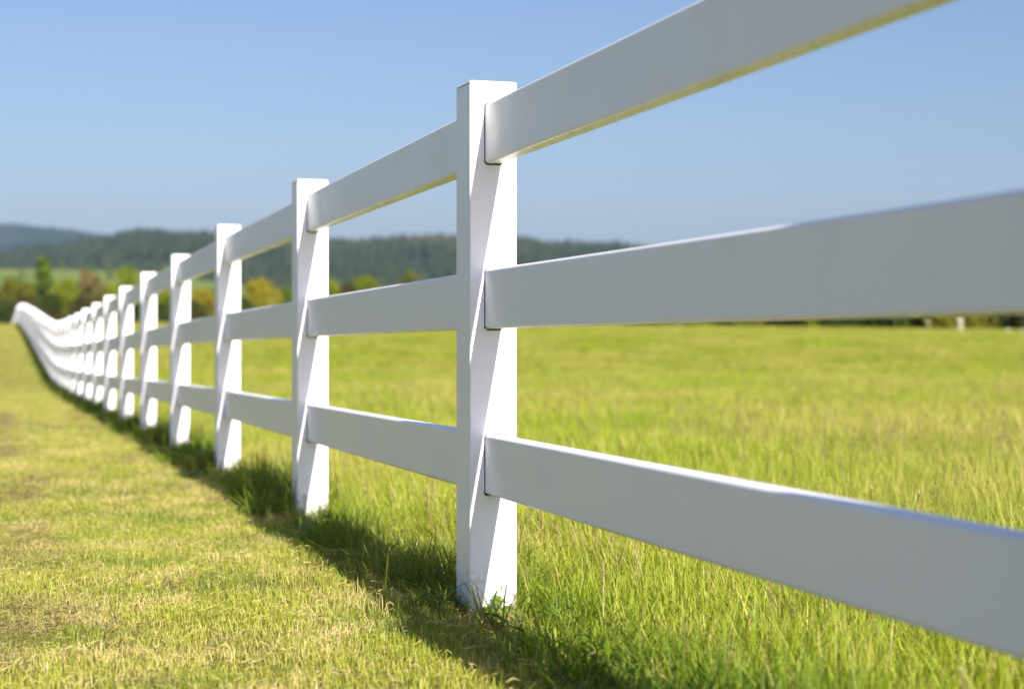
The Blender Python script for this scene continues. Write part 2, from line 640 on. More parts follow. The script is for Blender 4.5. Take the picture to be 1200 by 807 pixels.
def lawn_clump(k):
    b = Blades()
    for _ in range(58):
        r, a = .075 * math.sqrt(random.random()), U(0, TAU)
        dry = random.random()
        h = U(.012, .036) * (1 if dry < .75 else .8)
        b.blade(r * math.cos(a), r * math.sin(a), h, U(.0013, .0026), abs(random.gauss(.34, .32)), U(.1, 1.0), U(0, TAU),
                min(1, max(0, random.gauss(.5, .25))), dry, 3)
    for _ in range(6):      # cut bits lying in the sward
        r, a, z = .08 * math.sqrt(random.random()), U(0, TAU), U(.008, .028)
        l, az = U(.010, .028), U(0, TAU)
        x, y = r * math.cos(a), r * math.sin(a)
        d = (math.cos(az) * l, math.sin(az) * l)
        b.ribbon([(x, y, z), (x + d[0] * .5, y + d[1] * .5, z + U(0, .006)), (x + d[0], y + d[1], z + U(-.004, .006))],
                 [.0016, .002, .001], (-math.sin(az) * .8, math.cos(az) * .8, .5), U(.5, 1), U(.7, 1))
    return b.obj('lawn', M['lawn'])


def field_clump(k):
    b = Blades()
    for _ in range(72):
        r, a = .085 * math.sqrt(random.random()), U(0, TAU)
        h = max(.04, random.gauss(.104, .034))
        b.blade(r * math.cos(a), r * math.sin(a), h, U(.0016, .0036), abs(random.gauss(.22, .20)), max(.05, random.gauss(.55, .45)), U(0, TAU),
                min(1, max(0, random.gauss(.5, .24))), random.random() * .92, 4)
    return b.obj('field', M['field'])


def verge_clump(k):
    b = Blades()
    for _ in range(40):
        r, a = .06 * math.sqrt(random.random()), U(0, TAU)
        h = max(.06, random.gauss(.15, .045))
        b.blade(r * math.cos(a), r * math.sin(a), h, U(.0022, .0048), abs(random.gauss(.22, .18)), max(.1, random.gauss(.7, .5)), U(0, TAU),
                min(1, max(0, random.gauss(.45, .25))), random.random() * .85, 5)
    return b.obj('verge', M['verge'])


def dry_clump(k):
    b = Blades()
    for _ in range(40):
        r, a, z = .07 * math.sqrt(random.random()), U(0, TAU), U(.012, .042)
        az = U(0, TAU)
        l = U(.014, .050)
        x, y = r * math.cos(a), r * math.sin(a)
        pts = []
        cv = U(-1.2, 1.2)
        for q in range(4):
            pts.append((x, y, z + U(-.004, .004)))
            x += math.cos(az) * l / 3
            y += math.sin(az) * l / 3
            z += U(-.006, .006)
            az += cv / 3
        b.ribbon(pts, [.0012, .0019, .0017, .0008], (-math.sin(az) * .8, math.cos(az) * .8, .5), random.random(), U(0, .9))
    return b.obj('dry', M['dry'])


def seed_clump(k):
    b = Blades()
    az = U(0, TAU)
    lean, h = abs(random.gauss(.12, .1)), U(.19, .30)
    d = (math.cos(az), math.sin(az))
    pts = []
    px = pz = 0.0
    for q in range(6):
        pts.append((d[0] * px, d[1] * px, pz))
        px += math.sin(lean) * h / 5
        pz += math.cos(lean) * h / 5
        lean += .07
    tint = U(.3, 1)
    b.ribbon(pts, [.0016] * 6, (-d[1], d[0], 0), .9, .6)
    b.ribbon(pts, [.0016] * 6, (d[0], d[1], 0), .9, .6)
    top = pts[-1]
    base = U(.05, .09)
    for q in range(22):     # the panicle: small spikelets round the top of the stalk
        f = q / 21
        zc = top[2] - base * (1 - f)
        a = U(0, TAU)
        rr = .0085 * math.sin(math.pi * (.12 + .82 * f)) + .001
        c = (top[0] - d[0] * .1 * base * (1 - f), top[1] - d[1] * .1 * base * (1 - f))
        p0 = (c[0], c[1], zc)
        p1 = (c[0] + math.cos(a) * rr * .6, c[1] + math.sin(a) * rr * .6, zc + .006)
        p2 = (c[0] + math.cos(a) * rr, c[1] + math.sin(a) * rr, zc + .014)
        b.ribbon([p0, p1, p2], [.001, .0035, 0], (-math.sin(a), math.cos(a), 0), max(0, min(1, tint * .6 + U(-.2, .2))), .1)
    return b.obj('seed', M['seed'])


def broad_clump(k):
    b = Blades()
    for q in range(random.randint(6, 10)):
        az, l, w = TAU * q / 8 + U(-.3, .3), U(.05, .11), U(.014, .026)
        lift = U(.35, 1.1)
        pts, ws = [], []
        x = z = 0.0
        for s, wf in enumerate((.25, .55, .95, 1.0, .75, 0)):
            pts.append((math.cos(az) * x, math.sin(az) * x, z))
            ws.append(w * wf * (U(.8, 1.15) if wf else 1))
            x += math.cos(lift) * l / 5
            z += math.sin(lift) * l / 5
            lift -= .28
        b.ribbon(pts, ws, (-math.sin(az), math.cos(az), U(-.2, .2)), random.random(), U(0, .5))
    return b.obj('broad', M['broad'])


def strew(bands, l_of, keep=None, seed=1):
    """points over the ground by distance bands: (r0, r1, per m2, widen)"""
    rg = np.random.default_rng(seed)
    out = []
    for (r0, r1, dens, wide) in bands:
        lo, hi, t0, t1 = l_of(r0, r1)
        n = int((hi - lo) * (t1 - t0) * dens)
        l = rg.uniform(lo, hi, n)
        t = rg.uniform(t0, t1, n)
        X, Y = xy(t, l)
        r = np.hypot(X, Y)
        ok = (r >= r0) & (r < r1) & (Y > 0.4) & (X < Y * .46 + 1.6) & (X > -Y * .46 - 2.2)
        if keep is not None:
            ok &= keep(t, l, X, Y, rg)
        X, Y, t, l = X[ok], Y[ok], t[ok], l[ok]
        out.append((X, Y, t, l, np.full(len(X), wide)))
    X, Y, t, l, wd = [np.concatenate([o[k] for o in out]) for k in range(5)]
    return X, Y, t, l, wd, rg


def spread(name, label, data, nsrc, maker, zscale, tilt=.08, sink=0.0):
    X, Y, t, l, wd, rg = data
    n = len(X)
    Z = ground_z(X, Y) - sink
    rot = np.stack([rg.normal(0, tilt, n), rg.normal(0, tilt, n), rg.uniform(0, TAU, n)], 1)
    s = rg.uniform(.8, 1.2, n)
    sc = np.stack([s * wd, s * wd, s * zscale(X, Y, t, l, rg)], 1)
    return scatter(name, label, np.stack([X, Y, Z], 1), rot, sc, rg.integers(0, nsrc, n), [maker(k) for k in range(nsrc)])


def phase(t):
    """distance ahead of (negative) the nearest post's face, along the fence"""
    return t - np.round(t / BAY) * BAY


EDGE = lambda t: -.05 + .05 * (fbm(t * 1.7, t * 0 + 3.3, 61) - .5) * 2

# mown lawn: reaches to the foot of the fence
lawn_data = strew([(2.0, 7, 300, 1.0), (7, 13, 170, 1.2), (13, 30, 70, 1.6), (30, 125, 22, 2.4)],
                  lambda r0, r1: (-4.0 if r0 < 20 else -9, .10, -3 if r0 < 5 else r0 * .9 - 8, r1),
                  seed=21)
spread('lawn_grass', 'short mown yellow green lawn grass on the left of the fence', lawn_data, 9, lawn_clump,
       lambda X, Y, t, l, rg: (.70 + .75 * fbm(X * 2.2, Y * 2.2, 71) ** 1.3) * (1 + .35 * (l > -.25)))

# the uncut field on the right
field_data = strew([(2.0, 7.5, 200, 1.0), (7.5, 15, 100, 1.25), (15, 40, 34, 1.8), (40, 125, 8, 3.0)],
                   lambda r0, r1: (.04, r1 * .80 + 2, -3 if r0 < 5 else r0 * .7 - 12, r1 + 2),
                   keep=lambda t, l, X, Y, rg: (l > .12 + .05 * (phase(t) < 0)) | (rg.random(len(t)) < .30), seed=22)
spread('field_grass', 'long bright green grass growing in the field behind the fence', field_data, 10, field_clump,
       lambda X, Y, t, l, rg: (.62 + .75 * fbm(X * .9, Y * .9, 81)) * np.clip(.45 + l * 1.6, .45, 1.1) * rg.uniform(.8, 1.15, len(X)))

# unmown tufts along the foot of the fence
def verge_keep(t, l, X, Y, rg):
    ph = phase(t)
    bare = ((ph > -.55) & (ph < .03) & (l < .13))
    lim = np.where(ph > .05, -.13, -.12) + .14 * (vnoise(t * 3.1, t * 0, 91) - .5)
    return (l > lim) & (~bare | (rg.random(len(t)) < .06)) & ((ph > .05) | (rg.random(len(t)) < .85))


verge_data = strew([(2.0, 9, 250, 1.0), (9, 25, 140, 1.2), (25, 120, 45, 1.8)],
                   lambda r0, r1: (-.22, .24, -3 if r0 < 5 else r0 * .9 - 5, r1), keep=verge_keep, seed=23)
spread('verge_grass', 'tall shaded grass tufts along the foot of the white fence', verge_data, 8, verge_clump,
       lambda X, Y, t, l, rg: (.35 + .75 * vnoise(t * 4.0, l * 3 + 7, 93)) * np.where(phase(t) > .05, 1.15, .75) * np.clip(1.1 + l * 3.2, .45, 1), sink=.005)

# dead clippings left by the mower
def dry_keep(t, l, X, Y, rg):
    left = sum(np.exp(-((l + 1.10) / .11) ** 2 - ((t - c) / w) ** 2) for c, w in ((.15, .38), (1.75, .5), (4.0, .7), (8.0, 1.2), (13, 2))) * 2.2 * (.4 + vnoise(t * 6, l * 9, 95))
    foot = np.exp(-((l + .08) / .10) ** 2) * (phase(t) > -.38) * (phase(t) < .12) * .4
    streak = (fbm(t * 1.6, l * 3.0, 97) > .60) * .20
    return rg.random(len(t)) < np.maximum(np.maximum(left, foot), streak)


dry_data = strew([(2.0, 8, 170, 1.0), (8, 20, 80, 1.3)],
                 lambda r0, r1: (-2.6, .10, -3 if r0 < 5 else r0 * .9 - 5, r1), keep=dry_keep, seed=24)
spread('grass_clippings', 'brown dead clippings lying in patches on the mown lawn', dry_data, 6, dry_clump,
       lambda X, Y, t, l, rg: rg.uniform(.7, 1.2, len(X)))

# seed heads standing in the field
seed_data = strew([(2.0, 12, 42, 1.0), (12, 30, 12, 1.3)],
                  lambda r0, r1: (.12, r1 * .8 + 2, -3 if r0 < 5 else r0 * .7 - 10, r1),
                  keep=lambda t, l, X, Y, rg: rg.random(len(t)) < .15 + 1.3 * np.clip(fbm(X * .5 + 4, Y * .5, 99) - .42, 0, 1) * 3, seed=25)
spread('seed_heads', 'thin brownish grass seed heads standing in the field', seed_data, 8, seed_clump,
       lambda X, Y, t, l, rg: rg.uniform(.65, 1.05, len(X)), tilt=.12)

# low broad-leaved weeds by the fence
weed_data = strew([(2.0, 10, 30, 1.0)],
                  lambda r0, r1: (-.16, 1.1, -3, r1),
                  keep=lambda t, l, X, Y, rg: rg.random(len(t)) < np.where(l < .35, 1.0, .2) * (vnoise(t * 1.9, l * 2.5, 103) > .42), seed=26)
spread('broadleaf_weeds', 'low broad leaved weeds among the grass by the fence', weed_data, 6, broad_clump,
       lambda X, Y, t, l, rg: rg.uniform(.8, 1.3, len(X)), tilt=.2)


# ------------------------------------------------------------------ the fence
RAIL_T, RAIL_H = .045, .152
RAIL_Z = (.361, .785, 1.209)      # rail centres above the ground
POST_TOP = 1.337
N_FIRST, N_LAST = -2, 97


def rounded_rect(hx, hy, r, seg=4):
    pts, nrm = [], []
    for cx, cy, a0 in ((hx - r, hy - r, 0), (-hx + r, hy - r, 90), (-hx + r, -hy + r, 180), (hx - r, -hy + r, 270)):
        for k in range(seg + 1):
            a = math.radians(a0 + 90 * k / seg)
            pts.append((cx + r * math.cos(a), cy + r * math.sin(a)))
            nrm.append((math.cos(a), math.sin(a)))
    return pts, nrm


def build_mesh(name, verts, faces, normals, mats, fmat=None):
    me = bpy.data.meshes.new(name)
    me.from_pydata(verts, [], faces)
    for m in mats:
        me.materials.append(m)
    if fmat:
        me.polygons.foreach_set('material_index', fmat)
    me.polygons.foreach_set('use_smooth', [True] * len(me.polygons))
    me.update()
    me.normals_split_custom_set_from_vertices(normals)
    return me


def post_mesh():
    v, f, nr = [], [], []
    h = PW / 2
    R = .0045
    pts, nrm = rounded_rect(h, h, R, 4)
    z0, z1 = -.35, POST_TOP
    n = len(pts)
    flat_near = None
    for z in (z0, z1):
        for (x, y), (a, b) in zip(pts, nrm):
            v.append((x, y, z)); nr.append((a, b, 0))
    for k in range(n):
        j = (k + 1) % n
        (xa, ya), (xb, yb) = pts[k], pts[j]
        if abs(ya - yb) < 1e-9 and abs(abs(ya) - h) < 1e-9:
            continue                      # the two routed faces are filled below
        f.append((k, j, n + j, n + k))
    # routed faces with rounded slots
    for sy in (-1, 1):
        bm = bmesh.new()
        hw = h - R

        def loop(ps):
            vs = [bm.verts.new((p[0], sy * h, p[1])) for p in ps]
            return [bm.edges.new((vs[i], vs[(i + 1) % len(vs)])) for i in range(len(vs))]
        e = loop([(-hw, z0), (hw, z0), (hw, z1), (-hw, z1)])
        slots = []
        for zc in RAIL_Z:
            sp, _ = rounded_rect(RAIL_T / 2 + .003, RAIL_H / 2 + .0035, .009, 4)
            sp = [(p[0], p[1] + zc) for p in sp]
            slots.append(sp)
            e += loop(sp)
        bmesh.ops.triangle_fill(bm, edges=e, use_beauty=True, normal=(0, sy, 0))
        bm.verts.index_update()
        base = len(v)
        for q in bm.verts:
            v.append(tuple(q.co)); nr.append((0, sy, 0))
        for face in bm.faces:
            ids = [base + q.index for q in face.verts]
            face.normal_update()
            if face.normal.y * sy < 0:
                ids.reverse()
            f.append(tuple(ids))
        bm.free()
        for sp in slots:                  # the 4 mm wall seen in each slot
            base = len(v)
            m = len(sp)
            zc = sum(p[1] for p in sp) / m
            for dy in (0, .004):
                for p in sp:
                    v.append((p[0], sy * (h - dy), p[1]))
                    q = Vector((-p[0], 0, zc - p[1])).normalized()
                    nr.append(tuple(q))
            for k in range(m):
                j = (k + 1) % m
                ids = (base + k, base + j, base + m + j, base + m + k)
                f.append(ids if sy < 0 else ids[::-1])
    # closed top under the cap
    base = len(v)
    ip, _ = rounded_rect(h, h, R, 4)
    for (x, y) in ip:
        v.append((x, y, POST_TOP)); nr.append((0, 0, 1))
    f.append(tuple(base + k for k in range(len(ip))))
    return build_mesh('post', v, f, nr, [M['post']])


def cap_mesh():
    """flat cap standing 2 mm off the post end on a recessed neck, with an eased rim"""
    h = PW / 2
    rings = [(h - .006, -.0005, .004), (h - .006, .0022, .004), (h - .0002, .0022, .0045), (h - .0002, .0062, .0045), (h - .003, .0084, .004),
             (h - .018, .0104, .004)]
    v, f = [], []
    for hh, z, r in rings:
        for x, y in rounded_rect(hh, hh, r, 4)[0]:
            v.append((x, y, z))
    n = len(rounded_rect(h, h, .004, 4)[0])
    for q in range(len(rings) - 1):
        for k in range(n):
            j = (k + 1) % n
            f.append((q * n + k, q * n + j, (q + 1) * n + j, (q + 1) * n + k))
    f.append(tuple((len(rings) - 1) * n + k for k in range(n)))
    me = bpy.data.meshes.new('cap')
    me.from_pydata(v, [], f)
    me.materials.append(M['vinyl'])
    me.update()
    return me


def rail_mesh(length):
    pts, nrm = rounded_rect(RAIL_T / 2, RAIL_H / 2, .0085, 5)
    v, nr, f = [], [], []
    for y in (-length / 2, -length / 4, 0, length / 4, length / 2):
        for (x, z), (a, b) in zip(pts, nrm):
            v.append((x, y, z)); nr.append((a, 0, b))
    n = len(pts)
    for s in range(4):
        for k in range(n):
            j = (k + 1) % n
            f.append((s * n + k, (s + 1) * n + k, (s + 1) * n + j, s * n + j))
    return build_mesh('rail', v, f, nr, [M['vinyl']])


fence = thing('rail_fence', 'long white three rail vinyl fence dipping and climbing along the lawn', 'fence', (0, 0, 0))
me_post, me_cap, me_rail = post_mesh(), cap_mesh(), rail_mesh(BAY - PW + .036)
# post centres: straight, then bending gently after the dip
pos = []
cx, cy = xy(PW / 2, PW / 2)
for k in range(N_FIRST, 1):
    pos.append((cx + UF[0] * BAY * k, cy + UF[1] * BAY * k))
ang = TH
px_, py_ = pos[-1]
for k in range(1, N_LAST + 1):
    if 20 <= k < 55:
        ang -= .00020
    elif 55 <= k:
        ang += .00050
    px_ += -math.sin(ang) * BAY
    py_ += math.cos(ang) * BAY
    pos.append((px_, py_))
pz = [gz(x, y) + GRASS_DROP for x, y in pos]
jit = random.Random(3)
for k, ((x, y), z) in enumerate(zip(pos, pz)):
    nxt = pos[min(k + 1, len(pos) - 1)]
    prv = pos[max(k - 1, 0)]
    yaw = math.atan2(-(nxt[0] - prv[0]), nxt[1] - prv[1])
    near = (k + N_FIRST) in (0, 1)
    o = link(bpy.data.objects.new('post', me_post), fence)
    o.location = (x, y, z)
    j = 0 if near else 1.8
    o.location.z += jit.uniform(-.008, .008) * (j > 0)
    o.rotation_euler = (jit.uniform(-.004, .004) * j, jit.uniform(-.004, .004) * j, yaw)
    c = link(bpy.data.objects.new('cap', me_cap), o)
    c.location = (0, 0, POST_TOP)
for k in range(len(pos) - 1):
    (xa, ya), (xb, yb) = pos[k], pos[k + 1]
    d = math.hypot(xb - xa, yb - ya)
    dz = pz[k + 1] - pz[k]
    yaw = math.atan2(-(xb - xa), yb - ya)
    for h in RAIL_Z:
        o = link(bpy.data.objects.new('rail', me_rail), fence)
        o.location = ((xa + xb) / 2, (ya + yb) / 2, (pz[k] + pz[k + 1]) / 2 + h)
        o.rotation_euler = (math.atan2(dz, d), 0, yaw)
# keep the fence's own origin at its first visible post
fo = Vector((cx, cy, 0))
fence.location = fo
for ch in fence.children:
    ch.location = ch.location - fo

# ------------------------------------------------------------------ dock leaf leaning on the near post
def dock_plant():
    x, y = xy(-.035, .035)
    t = thing('dock_plant', 'dark green broad leaf standing against the foot of the nearest post', 'plant', (x, y, gz(x, y)))
    # (lean azimuth, length, width, start angle, curl)
    for az, l, w, lift, curl in ((.6, .085, .013, 1.2, -.10), (2.7, .045, .011, .9, -.5), (-.9, .045, .011, .7, -.5), (4.4, .05, .012, .8, -.5)):
        b = Blades()
        b2 = []
        x_ = z_ = 0.0
        left, mid, right = [], [], []
        for s, wf in enumerate((.12, .2, .62, .95, 1.0, .85, .55, .08)):
            c = (math.cos(az) * x_, math.sin(az) * x_, z_)
            sd = (-math.sin(az), math.cos(az))
            ww = w * wf / 2 * (1 + .12 * math.sin(s * 2.4))
            left.append((c[0] - sd[0] * ww, c[1] - sd[1] * ww, c[2] + ww * .35))
            mid.append(c)
            right.append((c[0] + sd[0] * ww, c[1] + sd[1] * ww, c[2] + ww * .35))
            x_ += math.cos(lift) * l / 7
            z_ += math.sin(lift) * l / 7
            lift += curl / 7
        v, f = [], []
        for a_, m_, r_ in zip(left, mid, right):
            v += [a_, m_, r_]
        for s in range(7):
            f += [(3 * s, 3 * s + 1, 3 * s + 4, 3 * s + 3), (3 * s + 1, 3 * s + 2, 3 * s + 5, 3 * s + 4)]
        o = mesh_obj('leaf', v, f, M['broad'], t, smooth=True)
        for nm, val in (('tint', .15), ('hgt', 1.0), ('dry', 0.0)):
            at = o.data.attributes.new(nm, 'FLOAT', 'POINT')
            at.data.foreach_set('value', [val] * len(v))


dock_plant()


# ------------------------------------------------------------------ broadleaf trees of the valley
def tube_rings(path, radii, seg=7):
    v, f = [], []
    for q, (p, r) in enumerate(zip(path, radii)):
        for k in range(seg):
            a = TAU * k / seg
            v.append((p[0] + r * math.cos(a), p[1] + r * math.sin(a), p[2]))
    for q in range(len(path) - 1):
        for k in range(seg):
            j = (k + 1) % seg
            f.append((q * seg + k, q * seg + j, (q + 1) * seg + j, (q + 1) * seg + k))
    f.append(tuple((len(path) - 1) * seg + k for k in range(seg)))
    return v, f


def tree_parts(rd, H, Wd, shape, leaf_n, low):
    """trunk with limbs, and a crown of leaf clusters carried by lobes. shape: 'round', 'spire'"""
    v, f = [], []

    def add(path, radii, seg=7):
        a, b = tube_rings(path, radii, seg)
        o = len(v)
        v.extend(a)
        f.extend([tuple(i + o for i in q) for q in b])
    sway = rd.uniform(-.25, .25)
    trunk = [(sway * (q / 6) ** 2 * H * .1, 0, H * .86 * q / 6) for q in range(7)]
    r0 = H * .022
    add([(0, 0, -.6)] + trunk, [r0 * 1.7] + [r0 * (1.15 - q / 6) + .02 for q in range(7)], 8)
    lobes = []
    nlob = 15 if shape == 'round' else 13
    for q in range(nlob):
        fz = low + (1 - low) * (q + .5) / nlob
        if shape == 'round':
            rad = Wd / 2 * math.sin(math.pi * min(.97, .22 + .74 * (fz - low) / (1 - low))) ** .7
        else:
            rad = Wd / 2 * (1.02 - (fz - low) / (1 - low)) ** .75
        a = q * 2.4 + rd.uniform(-.4, .4)
        rr = rad * rd.uniform(.35, .72)
        c = (math.cos(a) * rr, math.sin(a) * rr, H * fz * rd.uniform(.95, 1.0))
        lr = (.30 * Wd if shape == 'round' else .24 * Wd) * rd.uniform(.7, 1.15)
        lobes.append((c, min(lr, max(.35, H - c[2] + .2))))
        sz = max(.1, c[2] - rad * .55)
        k = min(6, sz / (H * .86) * 6)
        bx = sway * (k / 6) ** 2 * H * .1
        add([(bx, 0, sz), (bx + (c[0] - bx) * .5, c[1] * .5, sz + (c[2] - sz) * .4), c], [r0 * .42, r0 * .27, .02], 5)
    lv, lf, tint = [], [], []
    per = leaf_n // nlob
    for c, lr in lobes:
        lt = rd.uniform(-.2, .2)
        for _ in range(per):
            u, ph = rd.uniform(-1, 1), rd.uniform(0, TAU)
            s = math.sqrt(1 - u * u)
            rr = lr * (rd.uniform(.35, 1.0) ** .6) * rd.choice((1, 1, 1, 1.18))
            p = Vector((c[0] + rr * s * math.cos(ph), c[1] + rr * s * math.sin(ph), c[2] + rr * u * .85))
            nrm = Vector((s * math.cos(ph), s * math.sin(ph), u + .3)) + Vector((rd.gauss(0, .5), rd.gauss(0, .5), rd.gauss(0, .5)))
            nrm.normalize()
            e1 = nrm.orthogonal().normalized()
            e1 = Matrix.Rotation(rd.uniform(0, TAU), 3, nrm) @ e1
            e2 = nrm.cross(e1)
            a_ = rd.uniform(.15, .36)
            o = len(lv)
            lv += [tuple(p - e1 * a_ - e2 * a_ * .25), tuple(p - e2 * a_ * .65 + nrm * .05), tuple(p + e1 * a_ + e2 * a_ * .2), tuple(p + e2 * a_ * .6 + nrm * .06)]
            lf.append((o, o + 1, o + 2, o + 3))
            tint += [min(1, max(0, .5 + lt + rd.gauss(0, .2)))] * 4
    return (v, f), (lv, lf, tint)


LEAF = {
    'bright': leaf_material('spring_green_leaves', (.06, .11, .014), (.14, .20, .024)),
    'yellow': leaf_material('yellow_green_leaves', (.11, .15, .010), (.23, .27, .018)),
    'olive': leaf_material('olive_leaves', (.09, .10, .012), (.19, .18, .025)),
    'ochre': leaf_material('ochre_leaves', (.20, .175, .012), (.35, .29, .02)),
    'brown': leaf_material('brown_leaves', (.045, .045, .016), (.11, .095, .032)),
    'russet': leaf_material('pinkish_brown_leaves', (.13, .11, .04), (.25, .19, .075)),
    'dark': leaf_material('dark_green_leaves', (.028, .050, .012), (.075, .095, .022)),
}


def tree(name, label, cat, px, top, wpx, D, kind, shape='round', group=None, leaf_n=1900, low=.16, seed=0, under=None, spread_=1.0, base=None):
    X = (px - 600) / FPX * D
    z = gz(X, D) if base is None else base
    H = CAM_Z + (365.7 - top) / FPX * D - z
    Wd = wpx / FPX * D * spread_
    rd = random.Random(seed)
    (tv, tf), (lv, lf, tint) = tree_parts(rd, H, Wd, shape, leaf_n, low)
    t = thing(name, label, cat, (X, D, z), rd.uniform(0, TAU), group)
    mesh_obj('trunk', tv, tf, M['bark'], t, smooth=True)
    o = mesh_obj('crown', lv, lf, LEAF[kind], t)
    a = o.data.attributes.new('tint', 'FLOAT', 'POINT')
    a.data.foreach_set('value', tint)
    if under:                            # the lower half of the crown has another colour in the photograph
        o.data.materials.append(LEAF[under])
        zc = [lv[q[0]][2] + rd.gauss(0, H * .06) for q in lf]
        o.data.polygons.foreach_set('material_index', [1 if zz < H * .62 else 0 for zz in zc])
    return t


GT = 'spring trees in the valley beyond the fence'
TREES = [
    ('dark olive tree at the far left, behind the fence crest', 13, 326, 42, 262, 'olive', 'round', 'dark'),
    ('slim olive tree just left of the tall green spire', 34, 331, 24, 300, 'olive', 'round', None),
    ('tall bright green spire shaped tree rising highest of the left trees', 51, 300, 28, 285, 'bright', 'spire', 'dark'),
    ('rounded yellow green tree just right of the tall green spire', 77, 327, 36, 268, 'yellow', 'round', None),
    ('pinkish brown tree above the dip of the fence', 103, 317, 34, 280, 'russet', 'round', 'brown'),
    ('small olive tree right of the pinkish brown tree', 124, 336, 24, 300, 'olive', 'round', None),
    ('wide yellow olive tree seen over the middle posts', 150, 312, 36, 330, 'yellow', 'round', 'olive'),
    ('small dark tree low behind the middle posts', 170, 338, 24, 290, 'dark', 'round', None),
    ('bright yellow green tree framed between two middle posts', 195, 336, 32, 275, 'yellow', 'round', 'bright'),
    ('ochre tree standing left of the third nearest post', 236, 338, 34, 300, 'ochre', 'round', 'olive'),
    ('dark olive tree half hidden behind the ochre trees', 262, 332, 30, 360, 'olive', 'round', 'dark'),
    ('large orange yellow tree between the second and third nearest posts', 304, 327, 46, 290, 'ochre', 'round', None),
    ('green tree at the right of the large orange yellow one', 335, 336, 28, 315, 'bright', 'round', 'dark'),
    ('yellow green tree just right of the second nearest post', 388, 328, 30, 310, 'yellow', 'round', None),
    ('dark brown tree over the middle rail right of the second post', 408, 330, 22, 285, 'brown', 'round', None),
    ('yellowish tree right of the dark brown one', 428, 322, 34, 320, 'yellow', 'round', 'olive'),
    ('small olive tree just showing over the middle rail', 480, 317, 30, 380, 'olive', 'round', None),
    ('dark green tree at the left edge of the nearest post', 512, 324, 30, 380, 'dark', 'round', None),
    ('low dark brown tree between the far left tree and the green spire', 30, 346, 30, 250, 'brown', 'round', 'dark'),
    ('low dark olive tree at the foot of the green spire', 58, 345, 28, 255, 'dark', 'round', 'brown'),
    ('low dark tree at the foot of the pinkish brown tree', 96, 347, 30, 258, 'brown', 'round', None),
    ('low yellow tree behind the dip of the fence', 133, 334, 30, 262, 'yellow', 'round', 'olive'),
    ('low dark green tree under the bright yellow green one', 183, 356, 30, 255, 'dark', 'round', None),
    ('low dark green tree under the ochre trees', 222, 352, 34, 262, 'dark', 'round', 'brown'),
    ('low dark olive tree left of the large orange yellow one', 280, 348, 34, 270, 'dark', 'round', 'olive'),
]
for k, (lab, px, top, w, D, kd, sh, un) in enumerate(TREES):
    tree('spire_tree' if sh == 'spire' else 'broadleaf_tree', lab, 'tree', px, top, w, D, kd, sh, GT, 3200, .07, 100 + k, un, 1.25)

# small trees dotted over the meadow slope
mrd = random.Random(77)
for k in range(16):
    D = mrd.uniform(1120, 1680)
    px = mrd.uniform(-20, 215)
    X = (px - 600) / FPX * D
    z0 = float(h_meadow(np.array([X]), np.array([D]))[0])
    H = mrd.uniform(7, 12)
    top = 365.7 - (z0 + H - CAM_Z) / D * FPX
    kd = mrd.choice(['yellow', 'olive', 'dark', 'bright'])
    t = tree('meadow_tree', 'small %s tree dotted on the pale meadow slope below the dark wood' % {'yellow': 'yellow green', 'olive': 'olive', 'dark': 'dark green',
             'bright': 'fresh green'}[kd], 'tree', px, top, FPX / D * H * .9, D, kd, 'round', 'small trees dotted over the meadow slope', 700, .08, 700 + k, None, 1.0, z0)

# bushes along the far edge of the field, under the middle rail
KINDS = ['dark', 'olive', 'dark', 'yellow', 'brown', 'dark', 'olive']
kinds_rd = random.Random(5)
ORD = ['leftmost', 'second', 'third', 'fourth', 'fifth', 'sixth', 'seventh', 'eighth', 'ninth', 'tenth', 'eleventh', 'twelfth', 'thirteenth',
       'fourteenth', 'fifteenth', 'sixteenth', 'seventeenth', 'eighteenth', 'nineteenth']
HUE = {'dark': 'dark green', 'olive': 'olive', 'yellow': 'yellow green', 'brown': 'brown'}
for k in range(19):
    px = 748 + k * 25 + kinds_rd.uniform(-6, 6)
    D = 112 + kinds_rd.uniform(-2, 5) - k * .05
    X = (px - 600) / FPX * D
    H = kinds_rd.uniform(1.5, 2.1) + k * .02
    top = 365.7 - (gz(X, D) + H - CAM_Z) / D * FPX
    kd = kinds_rd.choice(KINDS)
    lab = '%s bush%s in the row beyond the field' % (HUE[kd], ', leftmost' if k == 0 else ', %s from the left' % ORD[k])
    tree('bush', lab, 'bush', px, top, kinds_rd.uniform(34, 44), D, kd, 'round', 'bushes along the far edge of the field', 1100, .03, 300 + k)


# pale things standing before the bushes
def snag():
    D = 101.0
    X = (1125 - 600) / FPX * D
    z = gz(X, D)
    t = thing('pale_snag', 'pale cream broken trunk standing before the dark bushes at the right', 'tree stump', (X, D, z), .4)
    rd = random.Random(9)
    path = [(0, 0, -.2), (.0, 0, .15), (.02, .01, .45), (.0, .02, .75), (-.03, 0, .95)]
    v, f = tube_rings(path, [.24, .19, .165, .19, .16], 10)
    v = [(a + rd.uniform(-.012, .012), b + rd.uniform(-.012, .012), c + (rd.uniform(-.08, .06) if q >= 40 else 0)) for q, (a, b, c) in enumerate(v)]
    mesh_obj('trunk', v, f, M['pale_bark'], t, smooth=True)
    for dx, dz in ((-.26, .98), (.22, .92)):
        v, f = tube_rings([(dx * .3, 0, .66), (dx * .7, .02, .82), (dx, .03, dz)], [.09, .07, .05], 7)
        mesh_obj('limb', v, f, M['pale_bark'], t, smooth=True)


